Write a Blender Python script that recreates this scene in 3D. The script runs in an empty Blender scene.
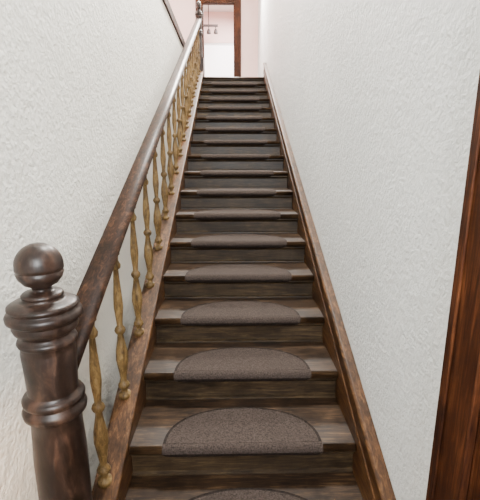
import bpy, bmesh, math
from math import sin, cos, pi, radians
from mathutils import Vector, Matrix

S = bpy.context.scene
COL = S.collection
EYE = 1.58
R, G, SL = 0.16, 0.348, 0.16/0.348
Y1 = 1.187                     # nosing of the first tread
NT = 17
XL, XR = -0.458, 0.556         # tread ends
LAND = 0.16*18
YLAND = Y1 + 17*G
WL, WR = -0.64, 0.60           # wall planes
YEND = 9.5
CEIL = 5.6
def nz(y): return R + SL*(y - Y1)

# ---------------------------------------------------------------- materials
def newmat(name):
    m = bpy.data.materials.new(name); m.use_nodes = True
    nt = m.node_tree; b = nt.nodes['Principled BSDF']
    return m, nt, b
def N(nt, t, **kw):
    n = nt.nodes.new(t)
    for k, v in kw.items():
        if k in n.inputs: n.inputs[k].default_value = v
        else: setattr(n, k, v)
    return n
def ramp(nt, stops):
    r = nt.nodes.new('ShaderNodeValToRGB'); e = r.color_ramp.elements
    while len(e) < len(stops): e.new(0.5)
    for i, (p, c) in enumerate(stops):
        e[i].position = p; e[i].color = (*c, 1)
    return r
def wood(name, dark, mid, light, scale=(2, 22, 22), rough=0.35, bump=0.12, spec=0.4, worn=0.8, wscale=4.5):
    m, nt, b = newmat(name); L = nt.links.new
    tc = N(nt, 'ShaderNodeTexCoord'); mp = N(nt, 'ShaderNodeMapping'); mp.inputs['Scale'].default_value = scale
    L(tc.outputs['Object'], mp.inputs['Vector'])
    n1 = N(nt, 'ShaderNodeTexNoise', Scale=3.0, Detail=8.0, Roughness=0.65, Distortion=0.9)
    L(mp.outputs['Vector'], n1.inputs['Vector'])
    n2 = N(nt, 'ShaderNodeTexNoise', Scale=wscale, Detail=6.0, Roughness=0.7)
    L(tc.outputs['Object'], n2.inputs['Vector'])
    r1 = ramp(nt, [(0.34, dark), (0.52, mid), (0.70, light)])
    L(n1.outputs['Fac'], r1.inputs['Fac'])
    r2 = ramp(nt, [(0.38, (0.45, 0.42, 0.40)), (0.64, (1.6, 1.55, 1.5))])
    L(n2.outputs['Fac'], r2.inputs['Fac'])
    mx = N(nt, 'ShaderNodeMixRGB', blend_type='MULTIPLY'); mx.inputs['Fac'].default_value = worn
    L(r1.outputs['Color'], mx.inputs['Color1']); L(r2.outputs['Color'], mx.inputs['Color2'])
    L(mx.outputs['Color'], b.inputs['Base Color'])
    rr = N(nt, 'ShaderNodeMapRange'); rr.inputs['To Min'].default_value = rough-0.1; rr.inputs['To Max'].default_value = rough+0.2
    L(n2.outputs['Fac'], rr.inputs['Value']); L(rr.outputs['Result'], b.inputs['Roughness'])
    b.inputs['Specular IOR Level'].default_value = spec
    bp = N(nt, 'ShaderNodeBump', Strength=bump, Distance=0.004)
    L(n1.outputs['Fac'], bp.inputs['Height']); L(bp.outputs['Normal'], b.inputs['Normal'])
    return m
def plaster(name, c1, c2, bump=0.6):
    m, nt, b = newmat(name); L = nt.links.new
    tc = N(nt, 'ShaderNodeTexCoord')
    n1 = N(nt, 'ShaderNodeTexNoise', Scale=55.0, Detail=4.0, Roughness=0.55, Distortion=0.4)
    n2 = N(nt, 'ShaderNodeTexNoise', Scale=1.6, Detail=3.0)
    n3 = N(nt, 'ShaderNodeTexNoise', Scale=18.0, Detail=2.0)
    for n in (n1, n2, n3): L(tc.outputs['Object'], n.inputs['Vector'])
    r = ramp(nt, [(0.35, c1), (0.65, c2)]); L(n2.outputs['Fac'], r.inputs['Fac'])
    L(r.outputs['Color'], b.inputs['Base Color'])
    ad = N(nt, 'ShaderNodeMath', operation='MULTIPLY_ADD'); ad.inputs[1].default_value = 0.8
    L(n3.outputs['Fac'], ad.inputs[0]); L(n1.outputs['Fac'], ad.inputs[2])
    bp = N(nt, 'ShaderNodeBump', Strength=bump, Distance=0.014)
    L(ad.outputs['Value'], bp.inputs['Height']); L(bp.outputs['Normal'], b.inputs['Normal'])
    b.inputs['Roughness'].default_value = 0.6
    b.inputs['Specular IOR Level'].default_value = 0.35
    return m
def plain(name, c, rough=0.5, metal=0.0, noise=0.0):
    m, nt, b = newmat(name)
    b.inputs['Base Color'].default_value = (*c, 1)
    b.inputs['Roughness'].default_value = rough; b.inputs['Metallic'].default_value = metal
    if noise:
        b.inputs['Specular IOR Level'].default_value = 0.15
        tc = N(nt, 'ShaderNodeTexCoord'); n = N(nt, 'ShaderNodeTexNoise', Scale=noise, Detail=4.0)
        nt.links.new(tc.outputs['Object'], n.inputs['Vector'])
        r = ramp(nt, [(0.3, tuple(x*0.5 for x in c)), (0.7, tuple(x*1.5 for x in c))])
        nt.links.new(n.outputs['Fac'], r.inputs['Fac']); nt.links.new(r.outputs['Color'], b.inputs['Base Color'])
        bp = N(nt, 'ShaderNodeBump', Strength=0.6, Distance=0.003)
        nt.links.new(n.outputs['Fac'], bp.inputs['Height']); nt.links.new(bp.outputs['Normal'], b.inputs['Normal'])
    return m

M_TREAD = wood('tread_wood', (0.007, 0.0036, 0.0018), (0.027, 0.0145, 0.0068), (0.080, 0.046, 0.023), rough=0.36, spec=0.3, wscale=7)
M_RISER = wood('riser_wood', (0.010, 0.006, 0.003), (0.034, 0.021, 0.010), (0.078, 0.052, 0.026), rough=0.36, spec=0.32)
M_STR = wood('string_wood', (0.018, 0.007, 0.0025), (0.062, 0.027, 0.0095), (0.155, 0.078, 0.031), scale=(22, 2, 16), rough=0.42, spec=0.25)
M_RAIL = wood('handrail_wood', (0.008, 0.0036, 0.002), (0.028, 0.012, 0.0058), (0.095, 0.043, 0.020), scale=(22, 2.5, 18), rough=0.38, spec=0.28)
M_NEWEL = wood('newel_wood', (0.008, 0.0045, 0.003), (0.020, 0.011, 0.008), (0.055, 0.030, 0.020), scale=(9, 9, 3), rough=0.30, spec=0.36, worn=0.9)
M_BAL = wood('baluster_ochre', (0.055, 0.030, 0.010), (0.15, 0.092, 0.032), (0.26, 0.175, 0.072), scale=(20, 20, 6), rough=0.45, spec=0.28)
M_DOOR = wood('door_wood', (0.014, 0.004, 0.0014), (0.045, 0.0135, 0.0045), (0.095, 0.032, 0.011), scale=(24, 24, 1.6), rough=0.55, spec=0.15)
M_WL = plaster('plaster_left', (0.80, 0.775, 0.70), (0.85, 0.825, 0.75))
M_WR = plaster('plaster_right', (0.76, 0.785, 0.785), (0.81, 0.83, 0.83))
M_WP = plaster('plaster_pink', (0.84, 0.60, 0.55), (0.88, 0.66, 0.60), bump=0.1)
M_CEIL = plaster('plaster_ceiling', (0.8, 0.8, 0.78), (0.83, 0.83, 0.81), bump=0.1)
M_MAT = plain('mat_carpet', (0.042, 0.031, 0.026), 0.95, noise=150)
M_MATR = plain('mat_binding', (0.014, 0.009, 0.007), 0.8, noise=90)
M_METAL = plain('dark_metal', (0.05, 0.04, 0.035), 0.4, 0.7)
M_WHITE = plain('white_paint', (0.8, 0.8, 0.78), 0.5)

# ---------------------------------------------------------------- helpers
def obj(name, bm, mat, parent=None, smooth=False, bevel=0):
    me = bpy.data.meshes.new(name)
    bmesh.ops.recalc_face_normals(bm, faces=bm.faces)
    bm.to_mesh(me); bm.free()
    for mm in (mat if isinstance(mat, (list, tuple)) else [mat]): me.materials.append(mm)
    o = bpy.data.objects.new(name, me); COL.objects.link(o)
    if smooth:
        for p in me.polygons: p.use_smooth = True
    if bevel:
        b = o.modifiers.new('bevel', 'BEVEL'); b.width = bevel; b.segments = 2; b.limit_method = 'ANGLE'
    if parent: o.parent = parent
    return o
def empty(name):
    e = bpy.data.objects.new(name, None); COL.objects.link(e); e.empty_display_size = 0.1; return e
def addbox(bm, x0, x1, y0, y1, z0, z1, mi=0):
    vs = [bm.verts.new((x, y, z)) for x in (x0, x1) for y in (y0, y1) for z in (z0, z1)]
    for f in ((0,1,3,2),(4,6,7,5),(0,4,5,1),(2,3,7,6),(0,2,6,4),(1,5,7,3)):
        fc = bm.faces.new([vs[i] for i in f]); fc.material_index = mi
def box(name, x0, x1, y0, y1, z0, z1, mat, parent=None, bevel=0):
    bm = bmesh.new(); addbox(bm, x0, x1, y0, y1, z0, z1); return obj(name, bm, mat, parent, bevel=bevel)
def prismYZ(bm, pts, x0, x1):
    a = [bm.verts.new((x0, y, z)) for y, z in pts]; b = [bm.verts.new((x1, y, z)) for y, z in pts]
    bm.faces.new(a); bm.faces.new(b[::-1]); n = len(pts)
    for i in range(n): bm.faces.new((a[i], b[i], b[(i+1) % n], a[(i+1) % n]))
def prismSlope(bm, prof, y0, y1, off):
    """prof: list (x, dz); swept along the pitch, plumb cut."""
    a = [bm.verts.new((x, y0, nz(y0)+off+dz)) for x, dz in prof]
    b = [bm.verts.new((x, y1, nz(y1)+off+dz)) for x, dz in prof]
    bm.faces.new(a); bm.faces.new(b[::-1]); n = len(prof)
    for i in range(n): bm.faces.new((a[i], b[i], b[(i+1) % n], a[(i+1) % n]))
def lathe(bm, prof, cx, cy, seg=40):
    rings = []
    for r, z in prof:
        rings.append([bm.verts.new((cx+r*cos(2*pi*i/seg), cy+r*sin(2*pi*i/seg), z)) for i in range(seg)])
    for a, b in zip(rings, rings[1:]):
        for i in range(seg): bm.faces.new((a[i], a[(i+1) % seg], b[(i+1) % seg], b[i]))
    bm.faces.new(rings[0][::-1]); bm.faces.new(rings[-1])

# ---------------------------------------------------------------- shell
box('floor', -2.5, 2.0, -2.5, YLAND, -0.1, 0.0, wood('floor_wood', (0.03,0.018,0.01),(0.12,0.075,0.04),(0.22,0.14,0.08), rough=0.4))
box('wall_left', WL-0.15, WL, -2.5, YLAND+0.1, 0.0, 3.02, M_WL)
box('trim_1', WL-0.17, WL+0.02, -2.5, YLAND+0.1, 3.02, 3.12, M_DOOR, bevel=0.006)
DY1, DY0, DH = 0.86, 0.0, 2.05
bm = bmesh.new()
addbox(bm, WR, WR+0.15, DY1, YEND, 0, CEIL)
addbox(bm, WR, WR+0.15, -2.5, DY0, 0, CEIL)
addbox(bm, WR, WR+0.15, DY0, DY1, DH, CEIL)
obj('wall_right', bm, M_WR)
bm = bmesh.new()
addbox(bm, -2.5, WR, YLAND+0.03, YEND, LAND-0.25, LAND)
addbox(bm, -2.5, WL-0.15, 1.0, YLAND+0.03, LAND-0.25, LAND)
obj('floor_upper', bm, M_RISER)
ox0, ox1, oz = -0.60, 0.09, 4.80
bm = bmesh.new()
addbox(bm, -2.5, ox0, YEND, YEND+0.12, LAND-0.25, CEIL)
addbox(bm, ox1, WR+0.15, YEND, YEND+0.12, LAND-0.25, CEIL)
addbox(bm, ox0, ox1, YEND, YEND+0.12, oz, CEIL)
obj('wall_end', bm, M_WP)
box('wall_hall_left', -2.65, -2.5, 1.0, YEND+0.12, LAND-0.25, CEIL, M_WP)
box('ceiling', -2.65, WR+0.15, -1.0, YEND+0.12, CEIL, CEIL+0.1, M_CEIL)
RY = 12.6
box('floor_room', -2.0, 1.8, YEND+0.12, RY, LAND-0.1, LAND, M_RISER)
box('ceiling_room', -2.0, 1.8, YEND+0.12, RY+.1, CEIL, CEIL+0.1, M_CEIL)
box('wall_room_left', -2.1, -2.0, YEND+0.12, RY+.1, LAND-0.1, CEIL, M_WP)
box('wall_room_right', 1.8, 1.9, YEND+0.12, RY+.1, LAND-0.1, CEIL, M_WP)
wx0, wx1, wz0, wz1 = -0.80, 0.30, 3.75, 4.80
bm = bmesh.new()
addbox(bm, -2.0, wx0, RY, RY+0.1, LAND-0.1, CEIL); addbox(bm, wx1, 1.8, RY, RY+0.1, LAND-0.1, CEIL)
addbox(bm, wx0, wx1, RY, RY+0.1, LAND-0.1, wz0); addbox(bm, wx0, wx1, RY, RY+0.1, wz1, CEIL)
obj('wall_room_back', bm, M_WP)
w = empty('window_1')
bm = bmesh.new(); t = 0.05
addbox(bm, wx0, wx0+t, RY+.02, RY+.07, wz0, wz1); addbox(bm, wx1-t, wx1, RY+.02, RY+.07, wz0, wz1)
addbox(bm, wx0+t, wx1-t, RY+.02, RY+.07, wz0, wz0+t); addbox(bm, wx0+t, wx1-t, RY+.02, RY+.07, wz1-t, wz1)
obj('window_frame', bm, M_WHITE, w)
mg, nt, b = newmat('bright_daylight_pane')
b.inputs['Base Color'].default_value = (.9, .9, .9, 1)
b.inputs['Emission Color'].default_value = (1, 0.94, 0.95, 1); b.inputs['Emission Strength'].default_value = 2.4
box('window_pane', wx0+t, wx1-t, RY+.045, RY+.05, wz0+t, wz1-t, mg, w)
# spotlight bar hanging in the far room
c = empty('ceiling_spotlight_bar')
M_ROD = plain('rod_dark', (0.03, 0.018, 0.015), 0.5)
bm = bmesh.new()
addbox(bm, -0.84, -0.34, 11.97, 12.03, 5.045, 5.095)
addbox(bm, -0.60, -0.58, 11.99, 12.01, 5.095, CEIL)
for x in (-0.78, -0.59, -0.40): addbox(bm, x-.012, x+.012, 11.988, 12.012, 4.99, 5.045)
obj('bar', bm, M_ROD, c)
for i, x in enumerate((-0.78, -0.59, -0.40)):
    bm = bmesh.new(); lathe(bm, [(.055, 4.87), (.054, 4.885), (.045, 4.95), (.026, 4.985), (.01, 4.995)], x, 12.0, 20)
    obj('spot_shade_%d' % (i+1), bm, M_ROD, c, smooth=True)
def casingY(name, x0, x1, ztop, zb, y, parent, wd=0.14):
    bm = bmesh.new()
    addbox(bm, x0-wd, x0, y-.025, y, zb, ztop+wd); addbox(bm, x1, x1+wd, y-.025, y, zb, ztop+wd)
    addbox(bm, x0, x1, y-.025, y, ztop, ztop+wd)
    addbox(bm, x0, x0+.02, y, y+.12, zb, ztop); addbox(bm, x1-.02, x1, y, y+.12, zb, ztop)
    addbox(bm, x0+.02, x1-.02, y, y+.12, ztop-.02, ztop)
    return obj(name, bm, M_DOOR, parent, bevel=0.005)
d2 = empty('door_2')
casingY('door_casing', ox0, ox1, oz, LAND, YEND, d2)
d1 = empty('door_1')
bm = bmesh.new(); cw = 0.115
J = .018   # the casing laps over the jamb edge
for a, bb in ((DY1-J, DY1+cw), (DY0-cw, DY0+J)):
    addbox(bm, WR-.022, WR, a, bb, 0, DH+cw)
addbox(bm, WR-.022, WR, DY0+J, DY1-J, DH-J, DH+cw)
addbox(bm, WR-.030, WR-.022, DY1+cw-.03, DY1+cw, 0, DH+cw)
addbox(bm, WR-.030, WR-.022, DY0-cw, DY0-cw+.03, 0, DH+cw)
addbox(bm, WR-.030, WR-.022, DY0-cw+.03, DY1+cw-.03, DH+cw-.03, DH+cw)
obj('door_architrave', bm, M_DOOR, d1, bevel=0.003)
bm = bmesh.new()
addbox(bm, WR+.001, WR+.15, DY1-.02, DY1-.0005, 0, DH); addbox(bm, WR+.001, WR+.15, DY0+.0005, DY0+.02, 0, DH)
addbox(bm, WR+.001, WR+.15, DY0+.02, DY1-.02, DH-.02, DH-.0005)
addbox(bm, WR+.046, WR+.06, DY1-.045, DY1-.02, 0, DH-.02); addbox(bm, WR+.046, WR+.06, DY0+.02, DY0+.045, 0, DH-.02)
obj('door_jamb', bm, M_DOOR, d1)
bm = bmesh.new(); a, bb = DY0+.0205, DY1-.0205; s = 0.11; X0, X1 = WR+.003, WR+.044
addbox(bm, X0, X1, a, a+s, .01, DH-.021); addbox(bm, X0, X1, bb-s, bb, .01, DH-.021)
for z0, z1 in ((.01, .22), (.95, 1.08), (DH-.14, DH-.021)): addbox(bm, X0, X1, a+s, bb-s, z0, z1)
for z0, z1 in ((.22, .95), (1.08, DH-.14)):
    addbox(bm, X0+.014, X1-.014, a+s, bb-s, z0, z1)
    addbox(bm, X0+.006, X1-.006, a+s+.05, bb-s-.05, z0+.05, z1-.05)
obj('door_leaf', bm, M_DOOR, d1)
bm = bmesh.new(); lathe(bm, [(0.012, 0), (0.012, .03), (0.026, .04), (0.03, .055), (0.022, .07), (0.005, .075)], 0, 0, 24)
bmesh.ops.rotate(bm, verts=bm.verts, matrix=Matrix.Rotation(radians(-90), 3, 'Y'))
bmesh.ops.translate(bm, verts=bm.verts, vec=(X0, a+.06, 1.02))
obj('door_knob', bm, M_METAL, d1, smooth=True)

# ---------------------------------------------------------------- staircase
st = empty('staircase')
def treadprof(y0, y1, z):
    th = 0.040; r = th/2; p = [(y1, z), ]
    for i in range(0, 13):
        a = pi/2 + pi*i/12
        p.append((y0+r+r*cos(a), z-r+r*sin(a)))
    p.append((y1, z-th)); return p
for k in range(1, NT+2):
    y0 = Y1+(k-1)*G; z = k*R
    y1 = y0+G+0.03 if k <= NT else y0+0.12
    bm = bmesh.new(); prismYZ(bm, treadprof(y0, y1, z), XL, XR)
    o = obj('tread_%d' % k, bm, M_TREAD, st)
    for p in o.data.polygons: p.use_smooth = (len(p.vertices) == 4 and abs(p.normal.z) < .995)
    off = Vector((k*1.7, k*0.9, z)); o.data.transform(Matrix.Translation(-off)); o.location = off
    bm = bmesh.new()
    yr = y0+0.036
    addbox(bm, XL, XR, yr, yr+.02, z-R, z-.040)
    prismYZ(bm, [(yr, z-.040), (yr-.022, z-.040), (yr-.022, z-.046), (yr-.016, z-.050), (yr-.008, z-.057), (yr-.005, z-.064), (yr, z-.066)], XL, XR)
    prismYZ(bm, [(yr, z-R), (yr-.012, z-R), (yr-.011, z-R+.008), (yr, z-R+.014)], XL, XR)
    o = obj('riser_%d' % k, bm, M_RISER, st)
    o.data.transform(Matrix.Translation(-off)); o.location = off
bm = bmesh.new()
ya, yb = 1.10, YLAND+0.12
yc = Y1 + (0.30-R)/SL
W0 = WR-.001
prismYZ(bm, [(ya, 0), (ya, nz(ya)+.165), (yb, nz(yb)+.165), (yb, nz(yb)-.30), (yc, 0)], XR, W0)
prismSlope(bm, [(W0, 0), (XR-.006, 0), (XR-.012, .008), (XR-.010, .018), (XR+.0, .026), (W0, .026)], ya-.01, yb, .165)
prismSlope(bm, [(XR, 0), (XR-.006, 0), (XR-.006, .05), (XR, .056)], ya-.005, yb, .02)
obj('string_right', bm, M_STR, st, bevel=0.003)
bm = bmesh.new()
ya = 1.10; yb = YLAND
prismYZ(bm, [(ya, 0), (ya, nz(ya)+.055), (yb, nz(yb)+.055), (yb, nz(yb)-.30), (yc, 0)], XL-.075, XL)
prismSlope(bm, [(XL-.092, 0), (XL-.098, .008), (XL-.095, .02), (XL-.088, .025), (XL-.002, .025), (XL+.007, .02), (XL+.01, .008), (XL+.004, 0)], ya, yb, .055)
obj('string_left', bm, M_STR, st, bevel=0.002)

# ---------------------------------------------------------------- banister
bn = empty('banister')
BX = -0.51
pts = [(-.026, -.040), (-.033, -.030), (-.030, -.018), (-.043, -.008), (-.049, .004), (-.047, .018), (-.036, .031), (-.018, .038)]
prof = [(BX-.004+x, z) for x, z in pts] + [(BX-.004-x, z) for x, z in reversed(pts)]
bm = bmesh.new(); prismSlope(bm, prof, 1.06, YLAND+0.03, 0)
for v in bm.verts: v.co.z += (EYE-1.137+SL*v.co.y) - nz(v.co.y)
for f in bm.faces: f.smooth = len(f.verts) == 4
o = obj('handrail', bm, M_RAIL, bn)
bp_ = [(0, .023), (.035, .023), (.036, .014), (.06, .012), (.075, .019), (.09, .023), (.105, .019), (.12, .012), (.14, .012), (.2, .017), (.27, .0235), (.33, .0215),
       (.40, .014), (.44, .011), (.455, .018), (.47, .021), (.485, .018), (.50, .011), (.53, .012), (.62, .0175), (.68, .0165), (.78, .012), (.86, .0095),
       (.87, .017), (.89, .019), (.905, .015), (.92, .011), (.945, .012), (.955, .018), (1, .018)]
bl = (0.443-.038) - (-0.306) + 0.02
bm = bmesh.new(); lathe(bm, [(r*1.2, t*bl) for t, r in bp_], 0, 0, 20)
me = bpy.data.meshes.new('baluster'); bmesh.ops.recalc_face_normals(bm, faces=bm.faces); bm.to_mesh(me); bm.free()
me.materials.append(M_BAL)
for p in me.polygons: p.use_smooth = len(p.vertices) == 4
for k in range(17):
    y = 1.36+G*k
    if y > YLAND-.08: break
    o = bpy.data.objects.new('baluster_%d' % (k+1), me); COL.objects.link(o); o.parent = bn
    o.location = (BX, y, EYE-1.886+SL*y-.01)
    o.rotation_euler = (0, 0, k*1.1)

def newel(name, x, y, zb, h, s=1.0, parent=None):
    T = zb+h
    P = [(.001, T)]
    for i in range(1, 10):
        a = radians(90-i*9.2); P.append((.0605*cos(a), T-.060+.060*sin(a)))
    P += [(.0605, T-.064), (.0605, T-.070), (.0570, T-.072), (.0570, T-.076), (.060, T-.078)]
    P += [(.055, T-.094), (.043, T-.109), (.028, T-.117), (.024, T-.122), (.024, T-.127), (.034, T-.131), (.048, T-.134), (.053, T-.139), (.053, T-.145),
          (.046, T-.149), (.060, T-.155), (.080, T-.160), (.090, T-.166), (.091, T-.172), (.084, T-.178), (.084, T-.181), (.094, T-.185), (.098, T-.193), (.097, T-.204), (.088, T-.210),
          (.083, T-.214), (.083, T-.218), (.085, T-.226), (.081, T-.238), (.068, T-.246), (.064, T-.252), (.064, T-.257), (.075, T-.262), (.078, T-.270), (.075, T-.278), (.069, T-.282),
          (.072, T-.30), (.069, T-.36), (.067, T-.422), (.067, T-.428), (.079, T-.434), (.084, T-.442), (.083, T-.452), (.075, T-.458), (.075, T-.462),
          (.083, T-.468), (.087, T-.478), (.085, T-.490), (.074, T-.498), (.068, T-.504), (.070, T-.55), (.074, T-.64)]
    lo = [(.073, .42), (.075, .36), (.085, .35), (.088, .335), (.080, .32), (.095, .31)]
    P += [(r, zb+z) for r, z in lo if zb+z < T-.66]
    P = [(r*s, z) for r, z in P]
    bm = bmesh.new(); lathe(bm, P[::-1], x, y, 56)
    for f in bm.faces: f.smooth = len(f.verts) == 4
    zt = P[-1][1]
    addbox(bm, x-.095*s, x+.095*s, y-.095*s, y+.095*s, zb, zt)
    return obj(name, bm, M_NEWEL, parent)
newel('newel_bottom', BX, 1.035, 0.0, 1.362, 1.0, bn)
newel('newel_top', BX, YLAND+0.09, LAND, 1.15, 0.66, bn)

# ---------------------------------------------------------------- half-moon mats
def mat_mesh():
    hwid, dep = 0.358, 0.285
    bm = bmesh.new(); n = 36
    def outline(inset):
        pts = []
        for i in range(n+1):
            a = pi*i/n
            cxv, syv = cos(a), sin(a)
            px = (hwid-inset)*math.copysign(abs(cxv)**0.92, cxv)
            py = 0.022+(dep-inset-.022)*abs(syv)**0.86
            pts.append((px, py))
        return pts
    def slab(pts, z0, z1, mi):
        a = [bm.verts.new((x, y, z0)) for x, y in pts]; b = [bm.verts.new((x, y, z1)) for x, y in pts]
        f1 = bm.faces.new(a); f2 = bm.faces.new(b[::-1]); f1.material_index = mi; f2.material_index = mi
        m = len(pts)
        for i in range(m):
            f = bm.faces.new((a[i], b[i], b[(i+1) % m], a[(i+1) % m])); f.material_index = mi
    slab(outline(0), 0.0, .0085, 1)
    slab(outline(.013), .0085, .0100, 0)
    r0, r1 = .0205, .030
    cols = []
    for i in range(11):
        a = pi/2+(pi*0.86)*i/10
        w = hwid - (0.0 if i < 6 else 0.055*((i-5)/5)**2)
        row = []
        for r in (r0, r1):
            y = .020+r*cos(a); z = -.020+r*sin(a)
            row += [bm.verts.new((-w, y, z)), bm.verts.new((w, y, z))]
        cols.append(row)
    for i, (a, b) in enumerate(zip(cols, cols[1:])):
        mi = 1 if i >= 6 else 0
        for q in ((a[0], a[1], b[1], b[0]), (a[2], b[2], b[3], a[3]), (a[0], b[0], b[2], a[2]), (a[1], a[3], b[3], b[1])):
            f = bm.faces.new(q); f.material_index = mi
    bm.faces.new((cols[0][0], cols[0][2], cols[0][3], cols[0][1])); bm.faces.new((cols[-1][0], cols[-1][1], cols[-1][3], cols[-1][2]))
    me = bpy.data.meshes.new('stair_mat'); bmesh.ops.recalc_face_normals(bm, faces=bm.faces); bm.to_mesh(me); bm.free()
    me.materials.append(M_MAT); me.materials.append(M_MATR); return me
mm = mat_mesh()
for k in range(1, NT+1):
    o = bpy.data.objects.new('stair_mat', mm); COL.objects.link(o)
    o.location = (0.052 + 0.006*sin(k*2.3), Y1+(k-1)*G, k*R+.0005)

# ---------------------------------------------------------------- lights
def area(name, loc, tgt, size, e, col, sy=None):
    l = bpy.data.lights.new(name, 'AREA'); l.energy = e; l.color = col; l.size = size
    if sy: l.shape = 'RECTANGLE'; l.size_y = sy
    o = bpy.data.objects.new(name, l); COL.objects.link(o); o.location = loc
    o.rotation_euler = (Vector(tgt)-Vector(loc)).to_track_quat('-Z', 'Y').to_euler()
area('daylight_entrance', (0.35, -1.7, 2.5), (-0.2, 4, 1.9), 0.9, 240, (0.98, 0.99, 1.0), 1.6)
area('area_light_stairwell', (0.25, 3.4, 5.4), (-.1, 3.0, 0), 0.5, 380, (1.0, 0.985, 0.92))  # area light high above the middle of the flight, pointing down
area('ceiling_light_landing', (0.1, 8.3, 5.3), (-.2, 4.0, 2.0), 0.5, 460, (1.0, 0.95, 0.88))
area('room_light', (0.3, 11.0, 5.4), (0.0, 11.0, 3), 1.2, 330, (1.0, 0.95, 0.94))
area('hall_light', (-1.6, 7.6, 5.4), (-1.3, 8.6, 3), 0.6, 90, (1.0, 0.93, 0.88))
l = bpy.data.lights.new('warm_glow_spot', 'SPOT'); l.energy = 300; l.color = (1.0, 0.58, 0.28); l.spot_size = radians(16); l.spot_blend = 1.0; l.shadow_soft_size = 0.08  # unseen spot added to cast a peach glow low on the left wall
o = bpy.data.objects.new('warm_glow_spot', l); COL.objects.link(o); o.location = (0.2, -0.9, 1.2)
o.rotation_euler = (Vector((-.64, 0.90, .72))-o.location).to_track_quat('-Z', 'Y').to_euler()
W = bpy.data.worlds.new('World'); S.world = W; W.use_nodes = True
W.node_tree.nodes['Background'].inputs['Color'].default_value = (0.86, 0.92, 1.0, 1)
W.node_tree.nodes['Background'].inputs['Strength'].default_value = 1.15

# ---------------------------------------------------------------- camera
cam = bpy.data.cameras.new('camera'); cam.sensor_fit = 'HORIZONTAL'; cam.sensor_width = 36; cam.lens = 30.0
cam.clip_start = 0.02
co = bpy.data.objects.new('camera', cam); COL.objects.link(co)
co.location = (0, 0, EYE); co.rotation_euler = (radians(90-13.05), 0, radians(-1.255))
S.camera = co
